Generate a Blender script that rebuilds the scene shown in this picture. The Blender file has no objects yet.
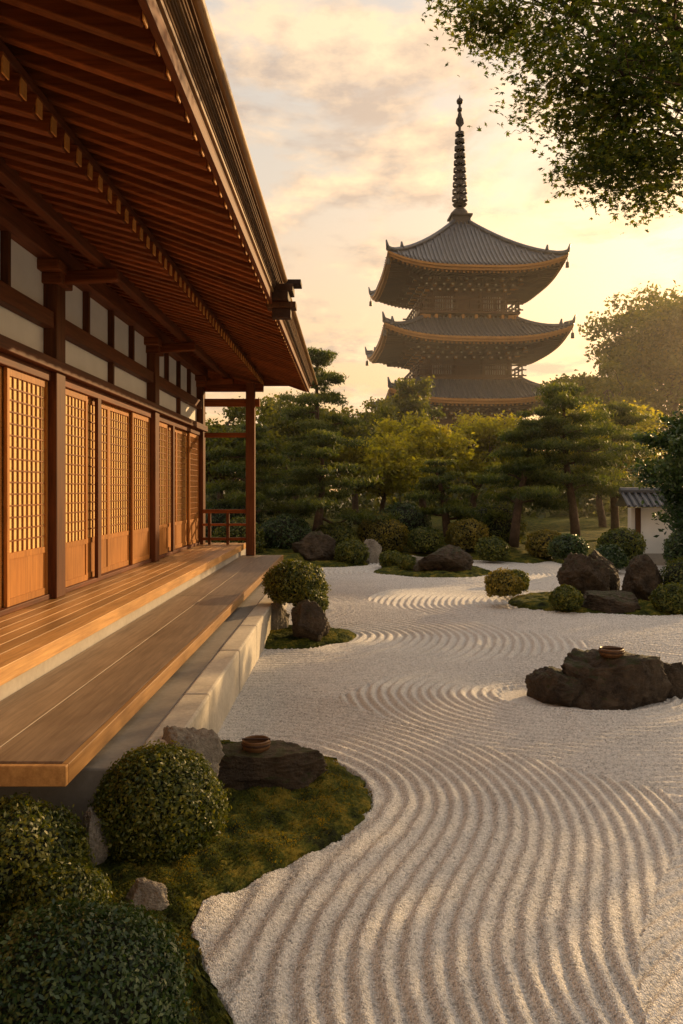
import bpy, math, random
import numpy as np
from mathutils import Vector, Matrix, noise as mnoise
random.seed(7); RNG=np.random.default_rng(7)
S=bpy.context.scene
D=bpy.data
SUN_AZ=math.radians(42); SUN_EL=math.radians(15.5)
SUN=np.array([math.sin(SUN_AZ)*math.cos(SUN_EL),math.cos(SUN_AZ)*math.cos(SUN_EL),math.sin(SUN_EL)])

# ---------------------------------------------------------------- materials
def newmat(name):
    m=D.materials.new(name); m.use_nodes=True
    nt=m.node_tree; nt.nodes.clear()
    out=nt.nodes.new('ShaderNodeOutputMaterial')
    p=nt.nodes.new('ShaderNodeBsdfPrincipled')
    nt.links.new(p.outputs[0],out.inputs[0])
    return m,nt,p,out
def N(nt,t,**kw):
    n=nt.nodes.new(t)
    for k,v in kw.items(): setattr(n,k,v)
    return n
def coords(nt,scale=(1,1,1)):
    tc=N(nt,'ShaderNodeTexCoord'); mp=N(nt,'ShaderNodeMapping')
    mp.inputs['Scale'].default_value=scale
    nt.links.new(tc.outputs['Object'],mp.inputs[0]); return mp.outputs[0]
def noise(nt,vec,scale,detail=4,rough=.55):
    n=N(nt,'ShaderNodeTexNoise'); n.inputs['Scale'].default_value=scale
    n.inputs['Detail'].default_value=detail; n.inputs['Roughness'].default_value=rough
    nt.links.new(vec,n.inputs['Vector']); return n.outputs['Fac']
def ramp(nt,fac,stops):
    r=N(nt,'ShaderNodeValToRGB'); e=r.color_ramp.elements
    e[0].position=stops[0][0]; e[0].color=(*stops[0][1],1)
    e[1].position=stops[1][0]; e[1].color=(*stops[1][1],1)
    for pos,c in stops[2:]:
        x=e.new(pos); x.color=(*c,1)
    nt.links.new(fac,r.inputs[0]); return r.outputs[0]
def math_(nt,op,a,b=None,clamp=False):
    n=N(nt,'ShaderNodeMath',operation=op); n.use_clamp=clamp
    for i,x in enumerate((a,b)):
        if x is None: continue
        if isinstance(x,(int,float)): n.inputs[i].default_value=x
        else: nt.links.new(x,n.inputs[i])
    return n.outputs[0]
def mixc(nt,fac,a,b,mode='MIX'):
    n=N(nt,'ShaderNodeMix',data_type='RGBA',blend_type=mode)
    for s,x in ((0,fac),(6,a),(7,b)):
        if isinstance(x,(int,float)): n.inputs[s].default_value=x
        elif isinstance(x,tuple): n.inputs[s].default_value=(*x,1)
        else: nt.links.new(x,n.inputs[s])
    return n.outputs[2]
def bump(nt,p,h,strength=.3,dist=.01):
    b=N(nt,'ShaderNodeBump'); b.inputs['Strength'].default_value=strength
    b.inputs['Distance'].default_value=dist
    nt.links.new(h,b.inputs['Height']); nt.links.new(b.outputs[0],p.inputs['Normal'])
def rndattr(nt):
    a=N(nt,'ShaderNodeAttribute',attribute_name='rnd'); return a.outputs['Fac']
def wood(name,c1,c2,axis='y',rough=.6,var=.5,spec=.22):
    m,nt,p,o=newmat(name)
    sc={'x':(1.2,22,22),'y':(22,1.2,22),'z':(22,22,1.2)}[axis]
    v=coords(nt,sc)
    f=noise(nt,v,1.6,6,.65)
    g=noise(nt,coords(nt,(1,1,1)),1.3,4)
    c=ramp(nt,f,[(.3,c1),(.72,c2)])
    k=math_(nt,'MULTIPLY_ADD',rndattr(nt),var); 
    k.node.inputs[2].default_value=1-var/2
    k2=math_(nt,'MULTIPLY_ADD',g,.8); k2.node.inputs[2].default_value=.60
    kk=math_(nt,'MULTIPLY',k,k2)
    cc=N(nt,'ShaderNodeCombineXYZ')
    for i in range(3): nt.links.new(kk,cc.inputs[i])
    c=mixc(nt,1.0,c,cc.outputs[0],'MULTIPLY')
    nt.links.new(c,p.inputs['Base Color']); p.inputs['Roughness'].default_value=rough
    p.inputs['Specular IOR Level'].default_value=spec
    bump(nt,p,f,.35,.004)
    return m
def stone(name,c1,c2,scale=3,rough=.85,bs=.6,bd=.02,moss=None):
    m,nt,p,o=newmat(name)
    v=coords(nt); f=noise(nt,v,scale,8,.65); g=noise(nt,v,scale*14,4,.7)
    mm=math_(nt,'ADD',math_(nt,'MULTIPLY',f,.65),math_(nt,'MULTIPLY',g,.35))
    c=ramp(nt,mm,[(.36,c1),(.64,c2)])
    if moss:
        ge=N(nt,'ShaderNodeNewGeometry'); s=N(nt,'ShaderNodeSeparateXYZ'); nt.links.new(ge.outputs['Normal'],s.inputs[0])
        h=noise(nt,v,scale*1.7,5,.6)
        k=math_(nt,'ADD',math_(nt,'MULTIPLY',s.outputs[2],.35),h)
        k=ramp(nt,k,[(.76,(0,0,0)),(.88,(1,1,1))])
        c=mixc(nt,k,c,moss)
    nt.links.new(c,p.inputs['Base Color']); p.inputs['Roughness'].default_value=rough
    p.inputs['Specular IOR Level'].default_value=.3
    bump(nt,p,mm,bs,bd); return m
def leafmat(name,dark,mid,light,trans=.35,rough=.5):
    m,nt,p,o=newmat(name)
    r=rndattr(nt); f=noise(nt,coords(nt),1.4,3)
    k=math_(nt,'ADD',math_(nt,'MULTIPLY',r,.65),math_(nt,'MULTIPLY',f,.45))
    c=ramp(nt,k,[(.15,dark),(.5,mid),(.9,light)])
    nt.links.new(c,p.inputs['Base Color']); p.inputs['Roughness'].default_value=rough
    t=N(nt,'ShaderNodeBsdfTranslucent'); 
    tc=mixc(nt,1.0,c,(2.4,2.1,.6),'MULTIPLY')
    nt.links.new(tc,t.inputs[0])
    mx=N(nt,'ShaderNodeMixShader'); mx.inputs[0].default_value=trans
    nt.links.new(p.outputs[0],mx.inputs[1]); nt.links.new(t.outputs[0],mx.inputs[2])
    nt.links.new(mx.outputs[0],o.inputs[0]); return m

M_beamY=wood('wood_beam_lengthwise',(.070,.020,.008),(.18,.056,.019),'y')
M_beamX=wood('wood_rafter',(.11,.030,.009),(.30,.092,.026),'x',.55,.6)
M_post=wood('wood_post',(.060,.020,.008),(.15,.052,.018),'z')
M_board=wood('eave_board',(.10,.028,.010),(.21,.062,.020),'y',.6,.5)
M_deck=wood('deck_plank',(.30,.15,.052),(.52,.30,.115),'y',.40,.6,.4)
M_step=wood('step_plank',(.15,.105,.072),(.31,.23,.16),'y',.46,.4,.4)
M_shojiw=wood('shoji_wood',(.29,.11,.024),(.50,.22,.052),'z',.5,.35)
M_latt=wood('shoji_lattice_wood',(.20,.075,.018),(.34,.14,.035),'z',.5,.2)
M_bowl=wood('bowl_wood',(.08,.04,.018),(.17,.09,.04),'x',.4,.3)
M_bark=wood('bark_thatch',(.040,.020,.010),(.17,.088,.034),'y',.85,.8)
M_dark=wood('dark_wood',(.03,.016,.010),(.06,.03,.018),'y')
M_gut=wood('gutter_copper',(.14,.075,.026),(.36,.20,.075),'y',.35,.3,.5)
M_end=wood('rafter_end_glow_tint',(.50,.22,.05),(.70,.34,.09),'x',.5,.3)  # warm glow of the lit rafter ends, put into their colour
def plain(name,c,rough=.6,var=.12,scale=6,bd=.002):
    m,nt,p,o=newmat(name); f=noise(nt,coords(nt),scale,6,.6)
    c=ramp(nt,f,[(.3,tuple(x*(1-var) for x in c)),(.7,tuple(min(1,x*(1+var)) for x in c))])
    nt.links.new(c,p.inputs['Base Color']); p.inputs['Roughness'].default_value=rough
    bump(nt,p,f,.3,bd); return m
M_plaster=plain('white_plaster',(.80,.785,.75),.8,.05,2.5)
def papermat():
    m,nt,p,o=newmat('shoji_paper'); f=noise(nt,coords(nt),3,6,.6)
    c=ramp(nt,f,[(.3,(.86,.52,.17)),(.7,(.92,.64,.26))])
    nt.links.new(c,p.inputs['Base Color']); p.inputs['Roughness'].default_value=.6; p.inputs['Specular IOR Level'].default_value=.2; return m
M_paper=papermat()
M_conc=stone('plinth_stone',(.34,.31,.27),(.48,.44,.39),1.2,.8,.25,.006)
M_kerb=stone('kerb_stone',(.36,.32,.26),(.64,.585,.48),2.2,.85,.5,.012)
M_plat=stone('platform_stone',(.20,.175,.15),(.31,.28,.24),1.5,.75,.3,.006)
M_rock=stone('garden_rock',(.012,.009,.007),(.12,.088,.058),6.5,.65,1.0,.08,moss=(.040,.045,.013))
M_rock2=stone('pale_rock',(.12,.105,.085),(.36,.32,.26),4.0,.8,1.0,.05)
M_tile=plain('roof_tile',(.075,.08,.095),.38,.3,3)
M_metal=plain('spire_bronze',(.04,.026,.016),.5,.3)
M_pwood=wood('pagoda_wood',(.040,.018,.008),(.12,.055,.022),'z',.6,.4)
M_pgold=wood('pagoda_rafter_ends',(.28,.13,.035),(.50,.25,.07),'z',.6,.4)
M_trunk=stone('bark',(.03,.02,.013),(.13,.085,.055),6,.9,.9,.03)
M_shrub=leafmat('azalea_leaves',(.012,.026,.006),(.050,.078,.012),(.18,.18,.025),.3)
M_shrub2=leafmat('dark_shrub_leaves',(.006,.022,.009),(.024,.060,.020),(.08,.125,.035),.2,.4)
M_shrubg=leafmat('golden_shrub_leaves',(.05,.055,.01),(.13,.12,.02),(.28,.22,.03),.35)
M_pine=leafmat('pine_needles',(.015,.031,.010),(.050,.080,.019),(.135,.155,.030),.42)
M_sunlit=leafmat('sunlit_leaves',(.08,.095,.010),(.19,.20,.022),(.33,.30,.035),.58)  # brighter yellow-green leaf copy: sunlight on the crowns put into the colour
M_leaf=leafmat('broad_leaves',(.024,.042,.008),(.08,.10,.018),(.19,.18,.028),.52)
M_far=leafmat('far_leaves',(.03,.046,.014),(.07,.088,.024),(.14,.145,.033),.45)
M_maple=leafmat('maple_leaves',(.014,.034,.006),(.045,.075,.012),(.12,.14,.018),.48)
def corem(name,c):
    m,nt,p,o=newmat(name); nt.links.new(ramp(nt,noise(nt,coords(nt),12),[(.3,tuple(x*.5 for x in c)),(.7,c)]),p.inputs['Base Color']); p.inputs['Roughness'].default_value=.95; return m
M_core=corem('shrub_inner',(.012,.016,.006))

def mossmat(name):
    m,nt,p,o=newmat(name); v=coords(nt)
    f=noise(nt,v,4.5,7,.7); g=noise(nt,v,45,4,.7)
    k=math_(nt,'ADD',math_(nt,'MULTIPLY',f,.7),math_(nt,'MULTIPLY',g,.3))
    c=ramp(nt,k,[(.40,(.010,.015,.004)),(.5,(.055,.068,.009)),(.60,(.19,.15,.022))])
    nt.links.new(c,p.inputs['Base Color']); p.inputs['Roughness'].default_value=.95
    p.inputs['Specular IOR Level'].default_value=.15
    bump(nt,p,k,1.0,.05); return m
M_moss=mossmat('moss')
def gravelmat():
    m,nt,p,o=newmat('white_gravel'); v=coords(nt)
    vo=N(nt,'ShaderNodeTexVoronoi'); vo.inputs['Scale'].default_value=120; nt.links.new(v,vo.inputs['Vector'])
    s=N(nt,'ShaderNodeSeparateColor'); nt.links.new(vo.outputs['Color'],s.inputs[0])
    f=noise(nt,v,.8,5)
    k=math_(nt,'ADD',math_(nt,'MULTIPLY',s.outputs[0],.7),math_(nt,'MULTIPLY',f,.3))
    c=ramp(nt,k,[(.08,(.26,.25,.235)),(.32,(.54,.52,.49)),(.85,(.80,.77,.73))])
    nt.links.new(c,p.inputs['Base Color']); p.inputs['Roughness'].default_value=.9
    h=math_(nt,'SUBTRACT',1.0,vo.outputs['Distance'])
    bump(nt,p,h,.9,.007); return m
M_gravel=gravelmat()

# ---------------------------------------------------------------- mesh builder
class MB:
    def __init__(s): s.v=[];s.f=[];s.m=[];s.r=[];s.mats=[]
    def mi(s,mat):
        if mat not in s.mats: s.mats.append(mat)
        return s.mats.index(mat)
    def raw(s,vs,fs,mat,r=None):
        b=len(s.v); s.v+= [tuple(x) for x in vs]; k=s.mi(mat); r=random.random() if r is None else r
        for f in fs: s.f.append(tuple(b+i for i in f)); s.m.append(k); s.r.append(r)
    def box(s,x0,x1,y0,y1,z0,z1,mat):
        v=[(x,y,z) for z in (z0,z1) for y in (y0,y1) for x in (x0,x1)]
        s.raw(v,[(0,2,3,1),(4,5,7,6),(0,1,5,4),(2,6,7,3),(0,4,6,2),(1,3,7,5)],mat)
    def beam(s,p0,p1,w,h,mat,up=(0,0,1)):
        p0=Vector(p0);p1=Vector(p1);d=(p1-p0).normalized();u=Vector(up)
        a=d.cross(u)
        if a.length<1e-4: a=d.cross(Vector((0,1,0)))
        a.normalize(); b=a.cross(d).normalized()
        v=[p+a*(sx*w/2)+b*(sz*h/2) for p in (p0,p1) for sz in (-1,1) for sx in (-1,1)]
        s.raw(v,[(0,1,3,2),(4,6,7,5),(0,4,5,1),(2,3,7,6),(0,2,6,4),(1,5,7,3)],mat)
    def tube(s,pts,rad,n,mat,cap=True):
        pts=[Vector(p) for p in pts]; vs=[];fs=[]
        ref=Vector((0.3,0.2,1)).normalized()
        for i,p in enumerate(pts):
            d=(pts[min(i+1,len(pts)-1)]-pts[max(i-1,0)])
            d=d.normalized() if d.length>1e-6 else Vector((0,0,1))
            a=d.cross(ref if abs(d.dot(ref))<.95 else Vector((1,0,0))).normalized(); b=d.cross(a)
            for k in range(n):
                t=2*math.pi*k/n; vs.append(p+(a*math.cos(t)+b*math.sin(t))*rad[i])
        for i in range(len(pts)-1):
            for k in range(n):
                k2=(k+1)%n; fs.append((i*n+k,i*n+k2,(i+1)*n+k2,(i+1)*n+k))
        if cap: fs.append(tuple(range(n))[::-1]); fs.append(tuple((len(pts)-1)*n+k for k in range(n)))
        s.raw(vs,fs,mat)
    def lathe(s,prof,n,mat,c=(0,0,0)):
        vs=[];fs=[]
        for r,z in prof:
            for k in range(n):
                t=2*math.pi*k/n; vs.append((c[0]+r*math.cos(t),c[1]+r*math.sin(t),c[2]+z))
        for i in range(len(prof)-1):
            for k in range(n):
                k2=(k+1)%n; fs.append((i*n+k,i*n+k2,(i+1)*n+k2,(i+1)*n+k))
        s.raw(vs,fs,mat)
    def build(s,name,parent=None,smooth=False,bevel=0,loc=None,rot=None):
        me=D.meshes.new(name); me.from_pydata(s.v,[],s.f)
        for m in s.mats: me.materials.append(m)
        me.polygons.foreach_set('material_index',s.m)
        a=me.attributes.new('rnd','FLOAT','FACE'); a.data.foreach_set('value',s.r)
        if smooth: me.polygons.foreach_set('use_smooth',[True]*len(s.f))
        me.update(); o=D.objects.new(name,me); S.collection.objects.link(o)
        if bevel:
            b=o.modifiers.new('bevel','BEVEL'); b.width=bevel; b.segments=2; b.limit_method='ANGLE'
        if parent: o.parent=parent
        if loc: o.location=loc
        if rot: o.rotation_euler=rot
        return o
def empty(name,loc=(0,0,0),rot=(0,0,0)):
    e=D.objects.new(name,None); e.location=loc; e.rotation_euler=rot; S.collection.objects.link(e); return e
def npmesh(name,V,F,mat,rnd=None,parent=None,smooth=False):
    me=D.meshes.new(name); k=F.shape[1]
    me.vertices.add(len(V)); me.vertices.foreach_set('co',V.astype(np.float32).ravel())
    me.loops.add(F.size); me.loops.foreach_set('vertex_index',F.astype(np.int32).ravel())
    me.polygons.add(len(F)); me.polygons.foreach_set('loop_start',np.arange(0,F.size,k,dtype=np.int32))
    me.polygons.foreach_set('loop_total',np.full(len(F),k,dtype=np.int32))
    if smooth: me.polygons.foreach_set('use_smooth',np.ones(len(F),dtype=bool))
    me.materials.append(mat)
    me.update(calc_edges=True)
    if rnd is not None:
        a=me.attributes.new('rnd','FLOAT','FACE'); a.data.foreach_set('value',rnd.astype(np.float32))
    o=D.objects.new(name,me); S.collection.objects.link(o)
    if parent: o.parent=parent
    return o
def wav(P,f,seed=0):
    r=np.random.default_rng(seed); out=0
    for i in range(6):
        k=r.normal(size=3)*f*(1+.5*i); out=out+np.sin(P@k+r.uniform(0,6.28))/(1+.5*i)
    return out/2.2
def unit(v): return v/np.maximum(np.linalg.norm(v,axis=1,keepdims=True),1e-9)
def leafquads(C,Nn,size,aspect=.5,rnd=None,fold=.25,along=None):
    n=len(C); 
    t=along if along is not None else RNG.normal(size=(n,3))
    if along is None: t=unit(t-(t*Nn).sum(1,keepdims=True)*Nn)
    b=unit(np.cross(Nn,t))
    s=(size*RNG.uniform(.65,1.35,n))[:,None]
    V=np.empty((n,4,3)); V[:,0]=C-t*s; V[:,1]=C+b*s*aspect+Nn*s*fold; V[:,2]=C+t*s; V[:,3]=C-b*s*aspect+Nn*s*fold
    F=np.arange(n*4).reshape(n,4); return V.reshape(-1,3),F

# ---------------------------------------------------------------- shrubs
def shrub(name,loc,r,n=3000,leaf=.02,mat=M_shrub,sq=.85,seed=0,parent=None,lump=.06):
    e=empty(name,loc) if parent is None else parent
    off=np.array((0,0,0) if parent is None else loc,float)
    d=unit(RNG.normal(size=(n,3))); d=d[d[:,2]>-.75]; m=len(d)
    lum=1+lump*wav(d,3.0,seed)+lump*.6*wav(d,8,seed+1)
    rad=r*lum*(1-.16*RNG.random(m)**1.5+ .035*RNG.normal(size=m).clip(-1,2.4))
    C=d*rad[:,None]*np.array([1,1,sq])+off
    nn=unit(d+RNG.normal(size=(m,3))*.6)
    V,F=leafquads(C,nn,leaf)
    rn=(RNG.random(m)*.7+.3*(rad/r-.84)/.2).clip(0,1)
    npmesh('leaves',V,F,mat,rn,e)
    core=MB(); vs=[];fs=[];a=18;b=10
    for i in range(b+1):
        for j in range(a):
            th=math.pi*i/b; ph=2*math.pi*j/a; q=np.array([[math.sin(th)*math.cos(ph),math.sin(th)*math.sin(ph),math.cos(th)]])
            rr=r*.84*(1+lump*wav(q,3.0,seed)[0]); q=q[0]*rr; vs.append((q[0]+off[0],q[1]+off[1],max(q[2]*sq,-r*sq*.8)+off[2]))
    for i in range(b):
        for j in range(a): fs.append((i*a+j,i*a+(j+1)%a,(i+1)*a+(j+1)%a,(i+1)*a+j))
    core.raw(vs,fs,M_core); core.build('dark_core',e,smooth=True)  # dark solid core filling the shrub inside its leaf shell
    return e

# ---------------------------------------------------------------- rocks
import bmesh
def rock(name,loc,size,seed,mat=M_rock,flat=None,rotz=0,parent=None):
    bm=bmesh.new(); bmesh.ops.create_icosphere(bm,subdivisions=6,radius=1)
    r=random.Random(seed); planes=[]
    for i in range(18):
        v=Vector((r.gauss(0,1),r.gauss(0,1),r.gauss(0,.8))).normalized(); planes.append((v,r.uniform(.60,.92)))
    if flat: planes.append((Vector((r.uniform(-.06,.06),r.uniform(-.06,.06),1)).normalized(),flat))
    o=Vector((seed*3.1,seed*1.7,0))
    for v in bm.verts:
        p=v.co.copy()
        for n,dn in planes:
            k=p.dot(n)
            if k>dn: p-=n*(k-dn)*.97
        q=p*1.8+o
        f=mnoise.fractal(q,1,2,4); g=mnoise.fractal(Vector((q.x*2.2,q.y*2.2,q.z*5)),.8,2,4)
        p*=1+.12*f+.09*abs(g)
        v.co=Vector((p.x*size[0],p.y*size[1],p.z*size[2]))
    me=D.meshes.new(name); bm.to_mesh(me); bm.free(); me.materials.append(mat)
    me.polygons.foreach_set('use_smooth',[True]*len(me.polygons))
    ob=D.objects.new(name,me); ob.location=loc; ob.rotation_euler=(0,0,rotz); S.collection.objects.link(ob)
    if parent: ob.parent=parent
    return ob
def topz(ob,x,y):
    lx,ly=x-ob.location.x,y-ob.location.y; zs=[v.co.z for v in ob.data.vertices if v.co.z>0 and (v.co.x-lx)**2+(v.co.y-ly)**2<.09**2]
    return sum(zs)/len(zs)+ob.location.z

# ---------------------------------------------------------------- trees
def branchpts(p0,p1,n=6,wob=.08,sag=0):
    p0=np.array(p0,float);p1=np.array(p1,float);L=np.linalg.norm(p1-p0); pts=[]
    w=RNG.normal(size=3)*wob*L; w2=RNG.normal(size=3)*wob*.6*L
    for i in range(n+1):
        t=i/n; p=p0*(1-t)+p1*t+w*math.sin(math.pi*t)+w2*math.sin(2*math.pi*t); p[2]+=sag*L*math.sin(math.pi*t); pts.append(p)
    return pts
def pine(name,loc,h,spread,mat=M_pine,npads=16,per=900,seed=1,lean=(0,0),needle=.09,tr=.14,low=.25):
    r=np.random.default_rng(seed); e=empty(name,loc); w=MB()
    top=np.array([lean[0],lean[1],h*.96]); ax=r.uniform(0,6.28)
    tp=[np.array([0,0,0])*1. + top*t + np.array([math.sin(t*5+ax)*spread*.10*t*(1.2-t),math.cos(t*4+ax)*spread*.1*t*(1.2-t),0]) for t in np.linspace(0,1,9)]
    w.tube(tp,[tr*(1-.85*t)+.01 for t in np.linspace(0,1,9)],8,M_trunk)
    Cs=[];Ns=[];Rs=[]
    for i in range(npads):
        t=low+(1-low)*((i+.5)/npads); k=t*8; a=int(min(k,7)); base=tp[a]*(1-(k-a))+tp[min(a+1,8)]*(k-a)
        ang=i*2.4+r.uniform(-.5,.5); prof=(1-t)**.75*.95+.12
        rad=spread*prof*r.uniform(.55,1.05)
        if i>=npads-2: rad*=.2
        tip=base+np.array([math.cos(ang)*rad,math.sin(ang)*rad,r.uniform(-.02,.08)*h*.5])
        w.tube(branchpts(base,tip,5,.08,.05),list(np.linspace(tr*.4*(1-t*.6),.012,6)),5,M_trunk)
        pr=spread*(.24+.17*(1-t))*r.uniform(.8,1.2)
        for cc,pp in ((tip,pr),(base*.45+tip*.55+np.array([0,0,.06*h*.3]),pr*.75)):
            m=int(per*(pp/pr)**2*.7); 
            sub=r.normal(size=(7,3))*np.array([.5,.5,.10])*pp
            idx=r.integers(0,7,m)
            P=sub[idx]+r.normal(size=(m,3))*np.array([.24,.24,.09])*pp+cc
            Cs.append(P); al=unit(r.normal(size=(m,3))*np.array([1,1,.6])+np.array([0,0,.9])); Ns.append(al)
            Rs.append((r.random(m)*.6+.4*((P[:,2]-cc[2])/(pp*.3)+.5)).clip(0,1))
    w.build('trunk_and_limbs',e,smooth=True)
    C=np.vstack(Cs);al=np.vstack(Ns); nn=RNG.normal(size=C.shape); nn=unit(nn-(nn*al).sum(1,keepdims=True)*al)
    V,F=leafquads(C,nn,needle,.2,None,.1,al)
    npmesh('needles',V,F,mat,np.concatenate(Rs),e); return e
def broad(name,loc,h,rad,mat=M_leaf,nc=26,per=600,seed=1,leaf=.07,tr=.16,base=.35,flat=.8):
    r=np.random.default_rng(seed); e=empty(name,loc); w=MB()
    fork=np.array([r.uniform(-.2,.2),r.uniform(-.2,.2),h*base])
    w.tube(branchpts((0,0,0),fork,5,.04),list(np.linspace(tr,tr*.7,6)),8,M_trunk)
    cz=h*(base+1)/2+.05*h; hz=h*(1-base)/2
    Cs=[];Rs=[]
    hubs=[]
    for k in range(6):
        a=k*1.05+r.uniform(0,.5); hub=np.array([math.cos(a)*rad*.42,math.sin(a)*rad*.42,cz+r.uniform(-.3,.5)*hz]); hubs.append(hub)
        w.tube(branchpts(fork,hub,5,.08),list(np.linspace(tr*.5,tr*.2,6)),6,M_trunk)
    for i in range(nc):
        d=r.normal(size=3); d/=np.linalg.norm(d); q=r.uniform(.45,1.0)
        c=np.array([d[0]*rad*q,d[1]*rad*q,cz+d[2]*hz*q*.9])
        hb=min(hubs,key=lambda x:np.linalg.norm(x-c))
        w.tube(branchpts(hb,c,4,.08),list(np.linspace(tr*.18,.01,5)),4,M_trunk)
        pr=rad*r.uniform(.2,.38); m=int(per*(pr/(rad*.3))**2)
        sub=r.normal(size=(6,3))*np.array([.55,.55,.3])*pr
        P=sub[r.integers(0,6,m)]+r.normal(size=(m,3))*np.array([.33,.33,.2])*pr+c
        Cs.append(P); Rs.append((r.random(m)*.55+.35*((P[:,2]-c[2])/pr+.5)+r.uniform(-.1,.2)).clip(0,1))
    w.build('trunk_and_limbs',e,smooth=True)
    C=np.vstack(Cs); nn=unit(RNG.normal(size=C.shape)+np.array([0,0,.6]))
    V,F=leafquads(C,nn,leaf,.55)
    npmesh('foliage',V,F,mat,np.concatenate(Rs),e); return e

# ================================================================= GROUND
def bigground():
    m,nt,p,o=newmat('garden_earth'); v=coords(nt)
    c=ramp(nt,noise(nt,v,.6,6),[(.35,(.035,.040,.014)),(.65,(.075,.07,.028))])
    nt.links.new(c,p.inputs['Base Color']); p.inputs['Roughness'].default_value=.95
    b=MB(); b.raw([(-600,-600,-.05),(600,-600,-.05),(600,900,-.05),(-600,900,-.05)],[(0,1,2,3)],m); b.build('ground')
bigground()
def star(center,pts,nn=360,smooth=3):
    c=np.array(center); P=np.array(pts)-c; th=np.arctan2(P[:,1],P[:,0]); rr=np.hypot(P[:,0],P[:,1]); o=np.argsort(th); th=th[o];rr=rr[o]
    T=np.linspace(-math.pi,math.pi,nn,endpoint=False)
    R=np.interp(T,np.concatenate([th-2*math.pi,th,th+2*math.pi]),np.tile(rr,3))
    for _ in range(smooth*3): R=(np.roll(R,1)+2*R+np.roll(R,-1))/4
    return T,R
def blob(cx,cy,ax,ay,seed,nn=240):
    r=np.random.default_rng(seed); T=np.linspace(-math.pi,math.pi,nn,endpoint=False)
    R=1/np.sqrt((np.cos(T)/ax)**2+(np.sin(T)/ay)**2)
    R*=1+.10*np.sin(2*T+r.uniform(0,6))+.07*np.sin(3*T+r.uniform(0,6))+.03*np.sin(7*T+r.uniform(0,6))
    return (cx,cy),T,R
def moss(name,c,T,R,h=.07,rings=60,mat=None,seed=0):
    n=len(T); s=np.linspace(0,1,rings)**.6
    Rj=R*(1+.014*RNG.normal(size=n))
    rr=Rj[None,:]*s[:,None]; x=c[0]+rr*np.cos(T); y=c[1]+rr*np.sin(T)
    edge=(R[None,:]-rr); P=np.stack([x.ravel(),y.ravel(),np.zeros(x.size)],1)
    z=h*(1-np.exp(-edge/.10))+.028*wav(P,3,seed).reshape(x.shape)*(1-np.exp(-edge/.1))+.017*wav(P,14,seed+2).reshape(x.shape)*(1-np.exp(-edge/.05))+.005*RNG.normal(size=x.shape)
    z[-1]=-.03; z[-2]=np.maximum(z[-2],.012)
    V=np.stack([x.ravel(),y.ravel(),z.ravel()],1)
    i=np.arange(rings-1)[:,None]*n; j=np.arange(n)[None,:]; j2=(j+1)%n
    F=np.stack([i+j,i+n+j,i+n+j2,i+j2],-1).reshape(-1,4)
    o=npmesh(name,V,F,mat or M_moss,None,None,True)
    return o
near_c=(-1.5,3.7)
near_pts=[(-.35,4.05),(-.69,3.7),(-.70,3.45),(-.56,3.1),(-.41,2.85),(-.25,2.3),(-.1,1.2),(0,4.47),(.15,4.9),(.07,5.3),(-.14,5.63),(-.5,5.95),(-1.0,6.05),(-2,6),(-4.5,5),(-4.5,1),(-1.5,.4)]
T0,R0=star(near_c,near_pts)
islands=[(near_c,T0,R0,2.3)]
b=blob(-.62,10.3,.62,.75,3); islands.append((*b,2.9))
b=blob(2.0,18.6,1.5,1.2,5); islands.append((*b,2.2))
b=blob(-.6,20.5,1.1,1.0,9); islands.append((*b,1.3))
b=blob(4.9,13.3,2.5,1.25,6); islands.append((*b,2.4))
b=blob(2.15,7.35,.68,.42,8); islands.append((*b,1.9))
for i,(c,T,R,w) in enumerate(islands[:-1]):
    o=moss('moss_island',c,T,R,.08 if i else .06,70 if i==0 else 40,seed=i)
n=75000; th=RNG.uniform(-math.pi,math.pi,n); rr=np.interp(th,T0,R0)*np.sqrt(RNG.random(n))*1.01
C=np.stack([near_c[0]+rr*np.cos(th),near_c[1]+rr*np.sin(th),np.full(n,.060)],1)
P0=np.c_[C[:,:2],np.zeros(n)]
edge=np.maximum(np.interp(th,T0,R0)-rr,0)
C[:,2]+=.028*wav(P0,3,0)+.017*wav(P0,14,2); C[:,2]-=.06*np.exp(-edge/.10)
al=unit(RNG.normal(size=(n,3))*.6+np.array([0,0,1])); nn=unit(np.cross(al,RNG.normal(size=(n,3))))
keep=(C[:,0]>-2.2)&(C[:,1]>2.2)
V,F=leafquads(C[keep],nn[keep],.009,.4,None,.1,al[keep])
M_tuft=leafmat('moss_tufts',(.008,.013,.003),(.050,.062,.008),(.22,.17,.022),.4,.9)
npmesh('moss_tufts',V,F,M_tuft,(RNG.random(keep.sum())*.35+.5*wav(P0[keep],7,9)+.36).clip(0,1))

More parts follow.
